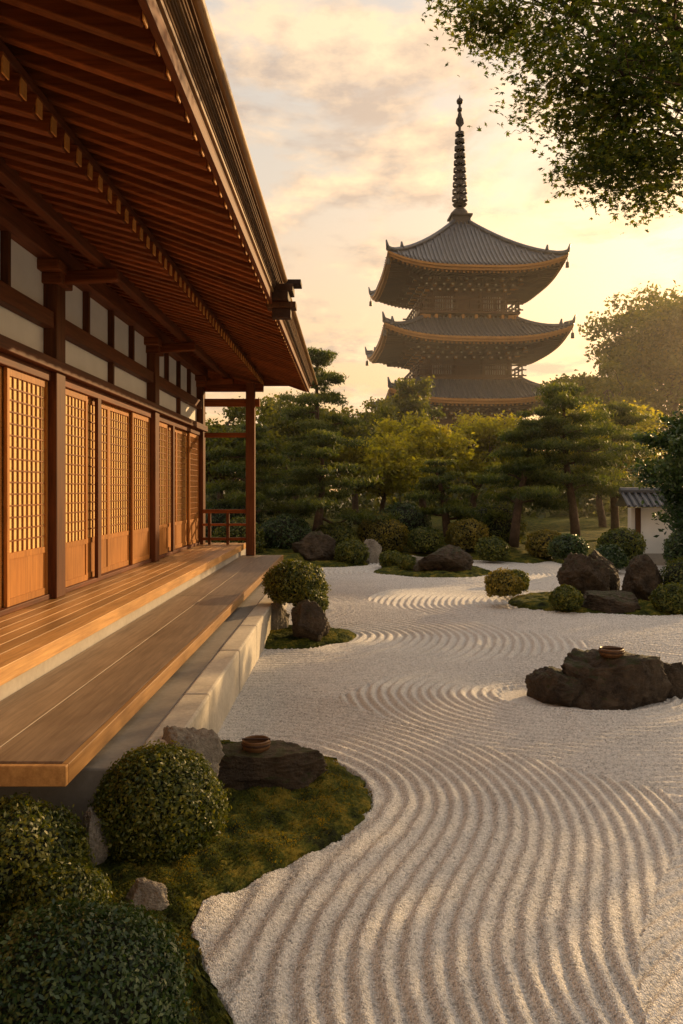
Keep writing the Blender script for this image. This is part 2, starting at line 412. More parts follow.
# gravel sheet with raked furrows
ys=[-6+.3*i for i in range(27)]; y=2.1
while y<22.6:
    ys.append(y); y+=min(.0023*y,.031)
ys=np.array(ys); ncol=800
u=np.linspace(0,1,ncol); xr=3.5+.55*np.maximum(ys,0)
X=-1.3+(xr[:,None]+1.3)*u[None,:]; Y=np.repeat(ys[:,None],ncol,1)
X=X+RNG.normal(size=X.shape)*.0006
FS=.70   # furrows further from the veranda are raked wider
phi=(Y*.80+.55*X+.40*np.sin(.8*X+.35*Y)+.14*np.sin(1.7*X-.4*Y))*FS
best=np.full(X.shape,1e9)
for i,(c,T,R,w) in enumerate(islands):
    bx=c[0]+R*np.cos(T); by=c[1]+R*np.sin(T); bx=bx[::4];by=by[::4]
    if i==0:
        kk=4.5; acc=np.zeros(X.shape); nb=0
        dm=np.full(X.shape,1e9)
        for k in range(len(bx)):
            if bx[k]<-1.3: continue
            dk=np.hypot(X-bx[k],Y-by[k]); acc+=np.exp(-kk*np.minimum(dk,60)); nb+=1
            np.minimum(dm,dk,out=dm)
        dmin=-np.log(np.maximum(acc/nb,1e-30))/kk; dmin=np.where(dm>6,9,dmin)
    else:
        dmin=np.full(X.shape,1e9)
        for k in range(len(bx)):
            np.minimum(dmin,(X-bx[k])**2+(Y-by[k])**2,out=dmin)
        dmin=np.sqrt(dmin)
    th=np.arctan2(Y-c[1],X-c[0]); inside=np.hypot(X-c[0],Y-c[1])<np.interp(th,T,R)
    sc=np.where(inside,-1,dmin/w)
    m=(sc<1)&(sc<best); best=np.where(m,sc,best); phi=np.where(m,(dmin+.02)*(1 if i in(0,) else FS if i!=5 else .85),phi)
dc=np.hypot(X-3.6,Y-.8); sc=dc/4.2
m=(sc<1)&(sc<best*1.0); phi=np.where(m,dc,phi); best=np.where(m,sc,best)
SP=.080
Pn=np.stack([X.ravel(),Y.ravel(),np.zeros(X.size)],1)
phi=phi+.010*wav(Pn,3,21).reshape(X.shape)
wv=np.abs(((phi/SP)%1)-.5)*2
ridge=(.5-.5*np.cos(math.pi*wv))
grow=np.clip(1+(Y-7)/12,1,1.5)
rough=.80+.25*wav(Pn,2.0,11).reshape(X.shape)
Z=ridge*.027*grow*rough-.014+.0022*RNG.normal(size=X.shape)
Z=np.where(best<-.05,-.02,Z)
Z+=.005*wav(Pn,1.0,4).reshape(X.shape)
nr=len(ys); i=np.arange(nr-1)[:,None]*ncol; j=np.arange(ncol-1)[None,:]
F=np.stack([i+j,i+j+1,i+ncol+j+1,i+ncol+j],-1).reshape(-1,4)
npmesh('gravel_ground',np.stack([X.ravel(),Y.ravel(),Z.ravel()],1),F,M_gravel,None,None,True)
del X,Y,Z,phi,wv,ridge,Pn,th,dmin,dc

# far moss bank
nx,ny=300,90; xs=np.linspace(-26,34,nx); vv=np.linspace(0,1,ny)**1.8
edge=21.3+.5*np.sin(xs*.9)+.3*np.sin(xs*2.3+1)+.15*np.sin(xs*5)
edge=np.where(xs<-1.2,17.2,edge)
edge=np.where(xs>5.5,np.maximum(19.5,edge-1.5),edge)
XX=np.repeat(xs[None],ny,0); YY=edge[None]+vv[:,None]*(60-edge[None])
Pn=np.stack([XX.ravel(),YY.ravel(),0*XX.ravel()],1)
e_=(YY-edge[None]); ZZ=.08*(1-np.exp(-e_/.15))+.45*(1-np.exp(-e_/6))+.05*wav(Pn,1.2,3).reshape(XX.shape)*(1-np.exp(-e_/.5)); ZZ[0]=-.06
i=np.arange(ny-1)[:,None]*nx; j=np.arange(nx-1)[None,:]
F=np.stack([i+j,i+j+1,i+nx+j+1,i+nx+j],-1).reshape(-1,4)
npmesh('moss_bank',np.stack([XX.ravel(),YY.ravel(),ZZ.ravel()],1),F,M_moss,None,None,True)

# ================================================================= TEMPLE HALL
hall=empty('temple_hall')
WX=-3.15; Y0=-4.0; YE=16.8
b=MB()
b.box(-9.5,-2.25,Y0,YE+.6,-.04,.70,M_conc)
b.box(-2.25,-1.23,4.35,17.0,-.04,.385,M_plat)
b.build('stone_plinth',hall,bevel=.012)
b=MB(); y=4.55
while y<16.9:
    l=random.uniform(1.3,1.9); b.box(-1.228,-1.03+random.uniform(-.006,.006),y,min(y+l-.012,17.0),-.04,.40+random.uniform(-.004,.004),M_kerb); y+=l
b.build('kerb',hall,bevel=.018)
b=MB()
for k in range(6):
    x0=-3.12+k*.145; y=Y0
    while y<17:
        l=random.choice([3.2,4.2,4.2]); b.box(x0,x0+.1395,y,min(y+l-.005,17.1),.735,.775,M_deck); y+=l
b.box(-2.249,-2.20,Y0,17.12,.665,.779,M_deck)
b.build('veranda_deck',hall,bevel=.004)
b=MB()
for x0,x1 in ((-2.235,-1.84),(-1.834,-1.425)):
    b.box(x0,x1,3.98,10.2,.485,.55,M_step); b.box(x0,x1,10.206,16.6,.485,.55,M_step)
b.box(-1.421,-1.385,3.94,16.62,.452,.553,M_deck); b.box(-2.235,-1.385,3.90,3.938,.452,.553,M_deck)
for yy in np.arange(4.4,16.5,1.5): b.box(-2.2,-1.45,yy,yy+.1,.386,.4845,M_dark)
b.box(-2.2,-1.6,4.36,16.5,.3865,.44,M_dark)
b.build('lower_step',hall,bevel=.005)
b=MB()
b.box(-9.0,WX-.10,Y0,YE-.05,.70,4.6,M_plaster)
b.build('wall_body',hall)
b=MB()
posts=[-4.0+.2,0.2,4.2,8.4,12.6,16.65]
for py_ in posts:
    b.box(WX-.1,WX+.12,py_-.13,py_+.13,.776,4.30,M_post)
    b.box(WX-.06,WX+.20,py_-.30,py_+.30,4.14,4.25,M_beamX)
    b.box(WX-.06,WX+.18,py_-.18,py_+.18,4.03,4.14,M_beamX)
b.build('posts',hall,bevel=.012)
b=MB()
for i in range(len(posts)-1):
    a,c=posts[i]+.13,posts[i+1]-.13
    b.box(WX-.08,WX+.06,a,c,.776,.83,M_beamY)
    b.box(WX-.08,WX+.06,a,c,3.02,3.13,M_beamY)
b.box(WX+.065,WX+.155,Y0,YE+.06,3.12,3.24,M_beamY)
b.box(WX-.08,WX+.09,Y0,YE+.02,3.57,3.74,M_beamY)
b.box(WX-.08,WX+.15,Y0,YE+.10,4.25,4.44,M_beamY)
b.build('lintel_beams',hall,bevel=.008)
b=MB()
for i in range(len(posts)-1):
    a,c=posts[i]+.13,posts[i+1]-.13
    b.box(WX-.07,WX-.02,a,c,3.25,3.57,M_plaster); b.box(WX-.07,WX-.02,a,c,3.74,4.25,M_plaster)
b.build('plaster_panels',hall)
b=MB()
for i in range(len(posts)-1):
    a,c=posts[i]+.13,posts[i+1]-.13
    for k in (1,2,3):
        yy=a+(c-a)*k/4
        if k==2: b.box(WX-.03,WX+.05,yy-.035,yy+.035,3.25,3.57,M_post)
        b.box(WX-.03,WX+.05,yy-.035,yy+.035,3.74,4.25,M_post)
b.build('studs',hall,bevel=.004)
fr=MB(); pa=MB()
for i in range(len(posts)-1):
    a,c=posts[i]+.13,posts[i+1]-.13; w=(c-a)/4
    for k in range(4):
        y0=a+k*w; y1=y0+w-.004; xo=0 if k in(0,3) else -.045
        xf=WX+.03+xo
        st=.05
        fr.box(xf-.035,xf,y0,y0+st,.832,3.018,M_shojiw); fr.box(xf-.035,xf,y1-st,y1,.832,3.018,M_shojiw)
        for z0,z1 in ((.832,.90),(1.26,1.32),(2.95,3.018)): fr.box(xf-.034,xf-.001,y0+st,y1-st,z0,z1,M_shojiw)
        fr.box(xf-.024,xf-.012,y0+st,y1-st,.90,1.26,M_shojiw)
        nb=8
        for q in range(1,nb): 
            yy=y0+st+(y1-y0-2*st)*q/nb; fr.box(xf-.022,xf-.008,yy-.007,yy+.007,1.32,2.95,M_latt)
        for q in range(1,15):
            zz=1.32+(2.95-1.32)*q/15; fr.box(xf-.021,xf-.010,y0+st,y1-st,zz-.0065,zz+.0065,M_latt)
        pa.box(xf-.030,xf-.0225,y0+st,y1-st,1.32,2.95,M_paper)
    if i>=1:
        yy=a+(c-a)*.33; fr.box(WX+.031,WX+.075,yy-.06,yy+.06,.83,3.02,M_post)
fr.build('shoji_lattice',hall); pa.build('shoji_paper',hall)
b=MB(); yy=Y0+.1
while yy<17.35:
    b.beam((-3.2,yy,4.56),(-1.87,yy,4.19),.095,.12,M_beamX)
    b.box(-1.869,-1.858,yy-.044,yy+.044,4.135,4.245,M_end)
    b.beam((-2.25,yy,4.52),(-.93,yy,4.055),.075,.095,M_beamX)
    b.box(-.932,-.922,yy-.036,yy+.036,4.005,4.10,M_end)
    yy+=.235
b.build('rafters',hall,bevel=.006)
b=MB()
b.beam((-1.92,Y0,4.295),(-1.92,17.4,4.295),.09,.07,M_beamY)
b.beam((-2.60,Y0,4.285),(-2.60,17.3,4.285),.10,.12,M_beamY)
b.build('purlins',hall,bevel=.01)
b=MB()
for py_ in posts[-1:]:
    b.beam((WX+.12,py_,4.02),(-1.80,py_,4.02),.13,.15,M_beamX)
for py_ in posts:
    b.beam((WX+.12,py_,4.12),(WX+.72,py_,4.16),.13,.13,M_beamX)
b.build('bracket_arms',hall,bevel=.02)
b=MB()
def board(x0,z0,x1,z1,th,mat,y0=Y0,y1=17.45):
    b.beam(((x0+x1)/2,y0,(z0+z1)/2),((x0+x1)/2,y1,(z0+z1)/2),math.hypot(x1-x0,z1-z0),th,mat,up=(z0-z1,0,x1-x0))
for k in range(6):
    t0=k/6;t1=(k+1)/6
    board(-3.2+1.28*t0,4.645-.33*t0,-3.2+1.28*t1-.004,4.645-.33*t1,.02,M_board)
for k in range(6):
    t0=k/6;t1=(k+1)/6
    board(-2.0+1.12*t0,4.505-.395*t0,-2.0+1.12*t1-.004,4.505-.395*t1,.02,M_board)
b.build('eave_boards',hall)
b=MB()
b.box(-.925,-.885,Y0,17.45,4.03,4.135,M_beamY)
b.box(-1.0,-.865,Y0,17.48,4.137,4.165,M_gut)
z=4.167
for k in range(9):
    b.box(-1.1,-.862+.010*k+random.uniform(-.005,.005),Y0,17.5+.01*k,z,z+.0205,M_bark); z+=.0225
b.box(-1.2,-.765,Y0,17.6,z,z+.025,M_dark)
b.build('eave_fascia',hall,bevel=.003)
b=MB()
ztop=z+.025
nseg=12; pr=[]
for k in range(nseg+1):
    t=k/nseg; pr.append((-.77-5.3*t, ztop+.0+ 3.6*(t**1.25)))
vs=[];fs=[]
for (x,zz) in pr: vs+= [(x,Y0,zz),(x,17.6,zz)]
for (x,zz) in pr[:-1][::-1]: vs+=[(-12.14-x,Y0,zz),(-12.14-x,17.6,zz)]
m=len(vs)//2
for k in range(m-1): fs.append((2*k,2*k+2,2*k+3,2*k+1))
b.raw(vs,fs,M_bark)
vs2=[(x,17.3,zz-.25) for x,_,zz in vs[::2]]
b.raw(vs2,[tuple(range(len(vs2)))],M_board)
b.tube([(-6.07,Y0,ztop+3.7),(-6.07,17.7,ztop+3.7)],[.3,.3],10,M_tile)
b.build('roof',hall)
b=MB(); g=-.10
b.box(-.93+g,-.60+g,9.05,9.45,4.06,4.16,M_dark); b.box(-.90+g,-.55+g,9.1,9.4,4.16,4.25,M_pwood); b.box(-.86+g,-.52+g,9.15,9.35,3.99,4.06,M_pwood)
b.box(-.80+g,-.58+g,9.18,9.32,3.88,3.99,M_dark)
b.box(-.64+g,-.46+g,9.14,9.36,4.25,4.31,M_dark)
b.tube([(-.735,Y0,4.27),(-.735,9.05,4.27)],[.032,.032],10,M_gut)
b.tube([(-.735,9.45,4.22),(-.735,17.5,4.22)],[.032,.032],10,M_gut)
b.build('rain_gutter',hall,bevel=.008)
b=MB()
b.box(-2.14,-1.96,16.42,16.60,.555,4.10,M_post)
b.box(-3.0,-1.86,16.46,16.56,3.62,3.78,M_beamX)
b.box(-3.0,-2.14,16.47,16.55,2.98,3.08,M_beamX)
for z0,z1 in ((1.42,1.50),(1.16,1.21),(.86,.92)): b.box(-3.05,-2.14,16.48,16.54,z0,z1,M_beamX)
for x in (-2.9,-2.52): b.box(x-.03,x+.03,16.475,16.545,.776,1.42,M_post)
b.build('corner_post_and_railing',hall,bevel=.006)

# ================================================================= PAGODA
pag=empty('pagoda',(9.15,66.7,0),(0,0,math.radians(4)))
def rotq(p,q):
    x,y,z=p
    return [(x,y,z),(-y,x,z),(-x,-y,z),(y,-x,z)][q]
def roofz(u,v,ze,rise,lift,pw): return ze+lift*abs(u)**3.2*(1-v)**2+rise*v**pw
def proof(ze,W,wt,rise,lift,pw,body,tag):
    nu,nv=36,14; b=MB(); rb=MB(); so=MB()
    for q in range(4):
        vs=[];fs=[]
        for j in range(nv+1):
            v=j/nv; w=W*(1-v)+wt*v
            for i in range(nu+1):
                uu=-1+2*i/nu; vs.append(rotq((uu*w,-w,roofz(uu,v,ze,rise,lift,pw)),q))
        for j in range(nv):
            for i in range(nu): a=j*(nu+1)+i; fs.append((a,a+1,a+nu+2,a+nu+1))
        b.raw(vs,fs,M_tile,.5)
        vs=[];fs=[]
        for i in range(nu+1):
            uu=-1+2*i/nu; z=roofz(uu,0,ze,rise,lift,pw)
            vs+=[rotq((uu*W,-W,z+.02),q),rotq((uu*W,-W,z-.16),q),rotq((uu*(W-.12),-W+.12,z-.17),q),rotq((uu*(W-.12),-W+.12,z-.36),q),rotq((uu*(W-.3),-W+.3,z-.38),q)]
        for i in range(nu):
            for k in range(4): a=i*5+k; fs.append((a,a+1,a+6,a+5))
        so.raw(vs,fs,M_pgold,.5)
        vs=[];fs=[]
        for j in range(7):
            t=j/6; w=(W-.3)*(1-t)+(body)*t
            for i in range(nu+1):
                uu=-1+2*i/nu; vs.append(rotq((uu*w,-w,ze-.36+lift*abs(uu)**3.2*(1-t)**2+.55*t),q))
        for j in range(6):
            for i in range(nu): a=j*(nu+1)+i; fs.append((a,a+nu+1,a+nu+2,a+1))
        so.raw(vs,fs,M_pwood,.5)
        x=-W+.2
        while x<W:
            pts=[]
            for j in range(9):
                v=j/8; w=W*(1-v)+wt*v
                if abs(x)>w: break
                pts.append(rotq((x,-w-.02,roofz(x/w,v,ze,rise,lift,pw)+.05),q))
            if len(pts)>1: rb.tube(pts,[.08]*len(pts),5,M_tile)
            if abs(x)<W-.35:
                w0=W-.36; u0=x/w0; zo=ze-.44+lift*abs(u0)**3.2
                inn=max(body,abs(x)+.02); t=(W-.3-inn)/(W-.3-body)
                zi=ze-.44+.55*t+lift*(abs(x)/max(inn,.1))**3.2*(1-t)**2
                so.beam(rotq((x,-w0,zo),q),rotq((x,-inn,zi),q),.13,.14,M_pwood)
                so.beam(rotq((x,-w0-.05,zo),q),rotq((x,-w0,zo),q),.15,.15,M_pgold)
            x+=.33
        pts=[]
        for j in range(11):
            v=j/10; w=W*(1-v)+wt*v; pts.append(rotq((w,-w,roofz(1,v,ze,rise,lift,pw)+.12),q))
        rb.tube(pts,[.17]*11,8,M_tile)
        w=W+.12; z=roofz(1,0,ze,rise,lift,pw)
        rb.tube([rotq((W-.5,-W+.5,z+.15),q),rotq((W,-W,z+.25),q),rotq((w,-w,z+.75),q)],[.18,.16,.05],6,M_tile)
        v=.2;w=W*(1-v)+wt*v
        rb.tube([rotq((w,-w,roofz(1,v,ze,rise,lift,pw)+.1),q),rotq((w+.05,-w-.05,roofz(1,v,ze,rise,lift,pw)+.65),q)],[.2,.06],6,M_tile)
        bell=[(.02,0),(.03,-.25),(.12,-.3),(.15,-.7),(.0,-.72)]
        px=rotq((W-.05,-W+.05,z-.3),q); so.lathe(bell,8,M_metal,px)
    b.build('roof_'+tag,pag,smooth=True); rb.build('roof_tile_ribs_'+tag,pag,smooth=True); so.build('eaves_'+tag,pag)
proof(18.75,6.85,.55,5.3,.95,1.22,3.3,'upper')
proof(13.35,7.15,3.5,2.2,.95,1.25,3.6,'middle')
proof(8.75,6.7,3.9,1.9,.8,1.2,3.9,'lower')
b=MB()
def storey(h,z0,z1):
    b.box(-h,h,-h,h,z0,z1,M_pwood)
    for q in range(4):
        for k in range(4):
            x=-h+.1+(2*h-.2)*k/3; 
            p0=rotq((x,-h-.06,z0),q);p1=rotq((x,-h-.06,z1-.4),q); b.tube([p0,p1],[.17,.17],8,M_pwood)
        for k,mt in ((0,M_plaster),(2,M_plaster)):
            xa=-h+.35+(2*h-.2)*k/3; xb=xa+(2*h-.2)/3-.5
            c=[rotq((x,-h-.03,z),q) for x,z in ((xa,z0+.7),(xb,z0+.7),(xb,z1-1.5),(xa,z1-1.5))]; b.raw(c,[(0,1,2,3)],mt)
            xm=xa
            while xm<xb: b.beam(rotq((xm,-h-.06,z0+.7),q),rotq((xm,-h-.06,z1-1.5),q),.11,.07,M_pwood); xm+=.18
        b.beam(rotq((-h-.15,-h-.1,z1-1.35),q),rotq((h+.15,-h-.1,z1-1.35),q),.16,.25,M_pwood)
        b.beam(rotq((-h-.1,-h-.1,z0+.55),q),rotq((h+.1,-h-.1,z0+.55),q),.14,.2,M_pwood)
        for s_ in range(3):
            off=.28+.5*s_; zz=z1-1.05+.30*s_
            b.beam(rotq((-h-off,-h-off,zz+.14),q),rotq((h+off,-h-off,zz+.14),q),.16,.16,M_pwood)
            nbk=10+s_
            for k in range(nbk):
                x=-(h+off)+(2*(h+off))*(k+.5)/nbk
                b.beam(rotq((x,-h-off-.16,zz),q),rotq((x,-h-off+.35,zz),q),.24,.2,M_pgold if k%2 else M_pwood)
                b.beam(rotq((x,-h-off-.17,zz),q),rotq((x,-h-off-.16,zz),q),.16,.12,M_plaster)
        for x in (-h+.1,-h/3,h/3,h-.1):
            b.beam(rotq((x,-h,z1-.7),q),rotq((x,-h-2.0,z1-.55),q),.22,.25,M_pwood)
        b.beam(rotq((h,-h,z1-.6),q),rotq((h+2.1,-h-2.1,z1-.3),q),.26,.3,M_pwood)
def balcony(h,z):
    b.box(-h,h,-h,h,z-.18,z,M_pwood)
    for q in range(4):
        for zz,t in ((z+.95,.12),(z+.6,.08),(z+.15,.1)):
            b.beam(rotq((-h-.25,-h+.1,zz),q),rotq((h+.25,-h+.1,zz),q),t,t,M_pwood)
        for k in range(9):
            x=-h+.1+(2*h-.2)*k/8; b.beam(rotq((x,-h+.1,z),q),rotq((x,-h+.1,z+.95),q),.1,.1,M_pwood)
        for k in range(8):
            x=-h+.3+(2*h-.6)*k/7; b.beam(rotq((x,-h+.1,z-.4),q),rotq((x,-h+.9,z-.4),q),.2,.3,M_pgold)
storey(3.0,15.5,18.8); balcony(4.0,15.95)
storey(3.3,10.3,13.4); balcony(4.2,10.75)
storey(3.6,.6,8.6); b.box(-5,5,-5,5,-.04,.6,M_conc)
b.build('storeys',pag)
b=MB()
z=24.0; b.box(-.75,.75,-.75,.75,z-.2,z+.55,M_metal); b.box(-.9,.9,-.9,.9,z+.55,z+.7,M_metal)
prof=[(.0,z+.7),(.75,z+.7),(.72,z+1.0),(.45,z+1.3),(.2,z+1.4),(.5,z+1.55),(.62,z+1.7),(.15,z+1.75),(.12,z+1.8),(.11,z+10.2),(.0,z+10.3)]
b.lathe(prof,16,M_metal)
for k in range(10):
    r=.66-.03*k; zz=z+2.15+.60*k
    b.lathe([(r-.12,zz-.05),(r,zz-.13),(r,zz+.15),(r-.12,zz+.1),(r-.12,zz-.05)],16,M_metal)
    b.lathe([(.11,zz-.14),(.2,zz-.1),(.2,zz+.12),(.11,zz+.14)],10,M_metal)
    for a in range(6):
        t=a*math.pi/3+.4; b.beam((0,0,zz),(math.cos(t)*r,math.sin(t)*r,zz),.07,.08,M_metal)
zz=z+8.1
for a in range(4):
    t=a*math.pi/2; c,s=math.cos(t),math.sin(t)
    b.raw([(c*.08,s*.08,zz),(c*.36,s*.36,zz+.35),(c*.3,s*.3,zz+.75),(c*.2,s*.2,zz+.9),(c*.12,s*.12,zz+1.3),(c*.08,s*.08,zz+1.3)],[(0,1,2,3,4,5)],M_metal)
for zc,rr in ((z+9.6,.22),(z+10.3,.28)):
    b.lathe([(rr*math.sin(math.pi*k/8),zc-rr*math.cos(math.pi*k/8)) for k in range(9)],12,M_metal)
b.lathe([(.09,z+10.5),(.0,z+10.9)],8,M_metal)
b.build('spire',pag)

# ================================================================= ROCKS, SHRUBS
rA=rock('garden_rock',(-.60,5.15,.10),(.50,.32,.22),3,flat=.62)
rB=rock('garden_rock',(2.45,7.35,.10),(.60,.40,.45),5,flat=.62)
rock('garden_rock',(1.92,7.35,.04),(.34,.30,.27),8)
rock('garden_rock',(2.95,7.5,.06),(.30,.25,.28),18)
rock('garden_rock',(-.50,9.95,.22),(.29,.26,.30),12,mat=M_rock)
rock('garden_rock',(-1.0,10.6,.15),(.2,.25,.38),14,mat=M_rock2)
rock('garden_rock',(2.15,18.3,.25),(.62,.4,.40),21)
rock('garden_rock',(1.55,18.5,.15),(.35,.3,.30),22,mat=M_rock2)
rock('garden_rock',(-.9,20.8,.3),(.65,.5,.5),23)
rock('garden_rock',(.55,20.9,.2),(.3,.3,.42),24,mat=M_rock2)
rock('garden_rock',(3.95,13.6,.35),(.42,.38,.58),31)
rock('garden_rock',(4.1,12.6,.12),(.65,.4,.26),32,flat=.6)
rock('garden_rock',(4.95,13.4,.30),(.38,.35,.50),33)
rock('garden_rock',(4.45,14.2,.30),(.35,.3,.55),36)
rock('garden_rock',(-1.0,4.78,.20),(.24,.17,.34),47,mat=M_rock2,flat=.68)
rock('garden_rock',(-1.28,4.05,.10),(.09,.12,.20),43,mat=M_rock2)
rock('garden_rock',(-.92,3.62,.05),(.12,.09,.09),44,mat=M_rock2)
def basin(loc,r=.095,h=.075):
    b=MB(); b.lathe([(.0,0),(r*.86,0),(r,h*.35),(r,h),(r*.9,h+.006),(r*.84,h),(r*.82,h*.3),(0,h*.25)],28,M_bowl,loc)
    b.lathe([(r*1.02,h*.55),(r*1.06,h*.6),(r*1.06,h*.75),(r*1.02,h*.8)],28,M_dark,loc)
    b.beam((loc[0]-r,loc[1],loc[2]+h+.004),(loc[0]+r,loc[1],loc[2]+h+.004),.012,.012,M_dark); b.build('wooden_water_bowl',smooth=False)
basin((-.60,5.12,topz(rA,-.60,5.12)-.004),.09,.06); basin((2.37,7.25,topz(rB,2.37,7.25)-.004),.11,.065)
shrub('azalea_shrub',(-1.02,4.25,.20),.345,24000,.0115,M_shrub,.92,1)
shrub('azalea_shrub',(-1.62,3.75,.13),.36,16000,.012,M_shrub,.85,2,lump=.1)
shrub('azalea_shrub',(-1.28,3.5,.08),.22,9000,.011,M_shrub,.8,3)
shrub('azalea_shrub',(-.96,2.72,.11),.40,28000,.0105,M_shrub2,.85,4)
shrub('azalea_shrub',(-1.9,2.8,.1),.5,9000,.014,M_shrub2,.85,5)
shrub('azalea_shrub',(-.72,10.55,.66),.40,8000,.019,M_shrub,.75,6,lump=.1)
shrub('azalea_shrub',(-.50,10.25,.46),.22,3000,.018,M_shrub,.8,7)
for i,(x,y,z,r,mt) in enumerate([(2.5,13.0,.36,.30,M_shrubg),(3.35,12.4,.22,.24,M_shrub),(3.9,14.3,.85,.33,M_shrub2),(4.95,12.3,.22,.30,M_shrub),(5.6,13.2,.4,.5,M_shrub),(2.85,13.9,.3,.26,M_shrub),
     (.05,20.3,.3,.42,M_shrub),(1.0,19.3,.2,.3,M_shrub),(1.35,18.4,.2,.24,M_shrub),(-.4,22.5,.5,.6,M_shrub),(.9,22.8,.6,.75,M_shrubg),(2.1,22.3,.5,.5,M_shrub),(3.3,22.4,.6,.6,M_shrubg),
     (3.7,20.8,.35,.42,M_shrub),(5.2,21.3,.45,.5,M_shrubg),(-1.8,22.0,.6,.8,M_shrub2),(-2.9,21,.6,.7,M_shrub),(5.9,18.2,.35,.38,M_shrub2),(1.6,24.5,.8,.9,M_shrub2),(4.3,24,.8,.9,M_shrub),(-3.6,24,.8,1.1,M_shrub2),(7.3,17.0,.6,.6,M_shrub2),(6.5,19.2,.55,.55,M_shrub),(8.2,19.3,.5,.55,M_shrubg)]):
    shrub('azalea_shrub',(x,y,z),r,3200 if r<.6 else 4800,.024 if y<16 else .036,mt,.78,20+i,lump=.10)

# ================================================================= TREES
pine('pine_tree',(-1.0,25.5,.4),6.1,1.9,seed=3,npads=17,per=900,needle=.085)
pine('pine_tree',(-1.0,22.6,.3),3.2,1.7,seed=4,npads=14,per=1000,needle=.075,lean=(.3,0))
pine('pine_tree',(-2.9,23.2,.3),3.5,1.9,seed=5,npads=14,per=1000,needle=.075)
pine('pine_tree',(4.6,22.5,.3),3.6,1.8,seed=7,npads=15,per=1000,needle=.075,lean=(.5,0),low=.33)
pine('pine_tree',(6.5,23.0,.3),4.6,2.2,seed=8,npads=18,per=1100,needle=.075,lean=(-.4,0),low=.33)
pine('pine_tree',(2.9,23.4,.4),2.4,1.4,seed=9,npads=11,per=800,needle=.075,lean=(-.4,0))
pine('pine_tree',(8.6,26,.3),4.4,2.2,seed=22,npads=16,per=900,needle=.08,low=.3)
broad('evergreen_oak_tree',(6.95,15.4,.1),3.8,1.25,M_shrub2,36,650,seed=10,leaf=.045,tr=.10,base=.12)
broad('sunlit_tint_tree',(1.0,26,.5),3.3,1.7,M_sunlit,24,600,seed=21,leaf=.07,tr=.1)
broad('sunlit_tint_tree',(2.6,28,.5),3.8,1.9,M_sunlit,26,600,seed=11,leaf=.075)
broad('unseen_shade_tree',(.3,33,.5),4.6,2.2,M_leaf,24,600,seed=12,leaf=.085)
broad('sunlit_tint_tree',(4.8,31,.5),4.0,2.1,M_sunlit,24,600,seed=13,leaf=.085)
broad('unseen_shade_tree',(21.6,53,.3),14.2,5.2,M_leaf,76,560,seed=14,leaf=.16,tr=.4,base=.30)
broad('unseen_shade_tree',(15.2,48,.3),8.8,3.0,M_leaf,28,500,seed=15,leaf=.14)
broad('unseen_shade_tree',(-4.5,27,.3),4.3,2.2,M_leaf,26,600,seed=17,leaf=.075)
broad('unseen_shade_tree',(-2.2,32,.3),5.0,2.4,M_leaf,26,600,seed=18,leaf=.085)
broad('unseen_shade_tree',(3.0,46,.3),7.8,2.2,M_leaf,24,500,seed=19,leaf=.12)
broad('sunlit_tint_tree',(9.8,31,.3),4.6,2.2,M_sunlit,24,600,seed=20,leaf=.085)
# unseen tree added right of the view to cast dappled shade on the foreground
broad('unseen_shade_tree',(9.6,14.0,.0),5.0,1.9,M_leaf,14,220,seed=31,leaf=.075,tr=.14,base=.40)
# distant woodland
n=80000; xc=RNG.uniform(-45,70,140); yc=RNG.uniform(40,56,140); hc=RNG.uniform(3.4,5.6,140)
k=RNG.integers(0,140,n); d=unit(RNG.normal(size=(n,3))); d[:,2]=np.abs(d[:,2])
C=np.stack([xc[k],yc[k],np.full(n,.5)],1)+d*np.stack([np.full(n,2.6),np.full(n,2.0),hc[k]],1)*RNG.uniform(.7,1.08,n)[:,None]
C+=.5*np.stack([wav(C,1.3,5),wav(C,1.2,6),wav(C,1.4,7)],1)
V,F=leafquads(C,unit(d+RNG.normal(size=(n,3))*.7),.18,.6)
npmesh('distant_trees',V,F,M_far,RNG.random(n))

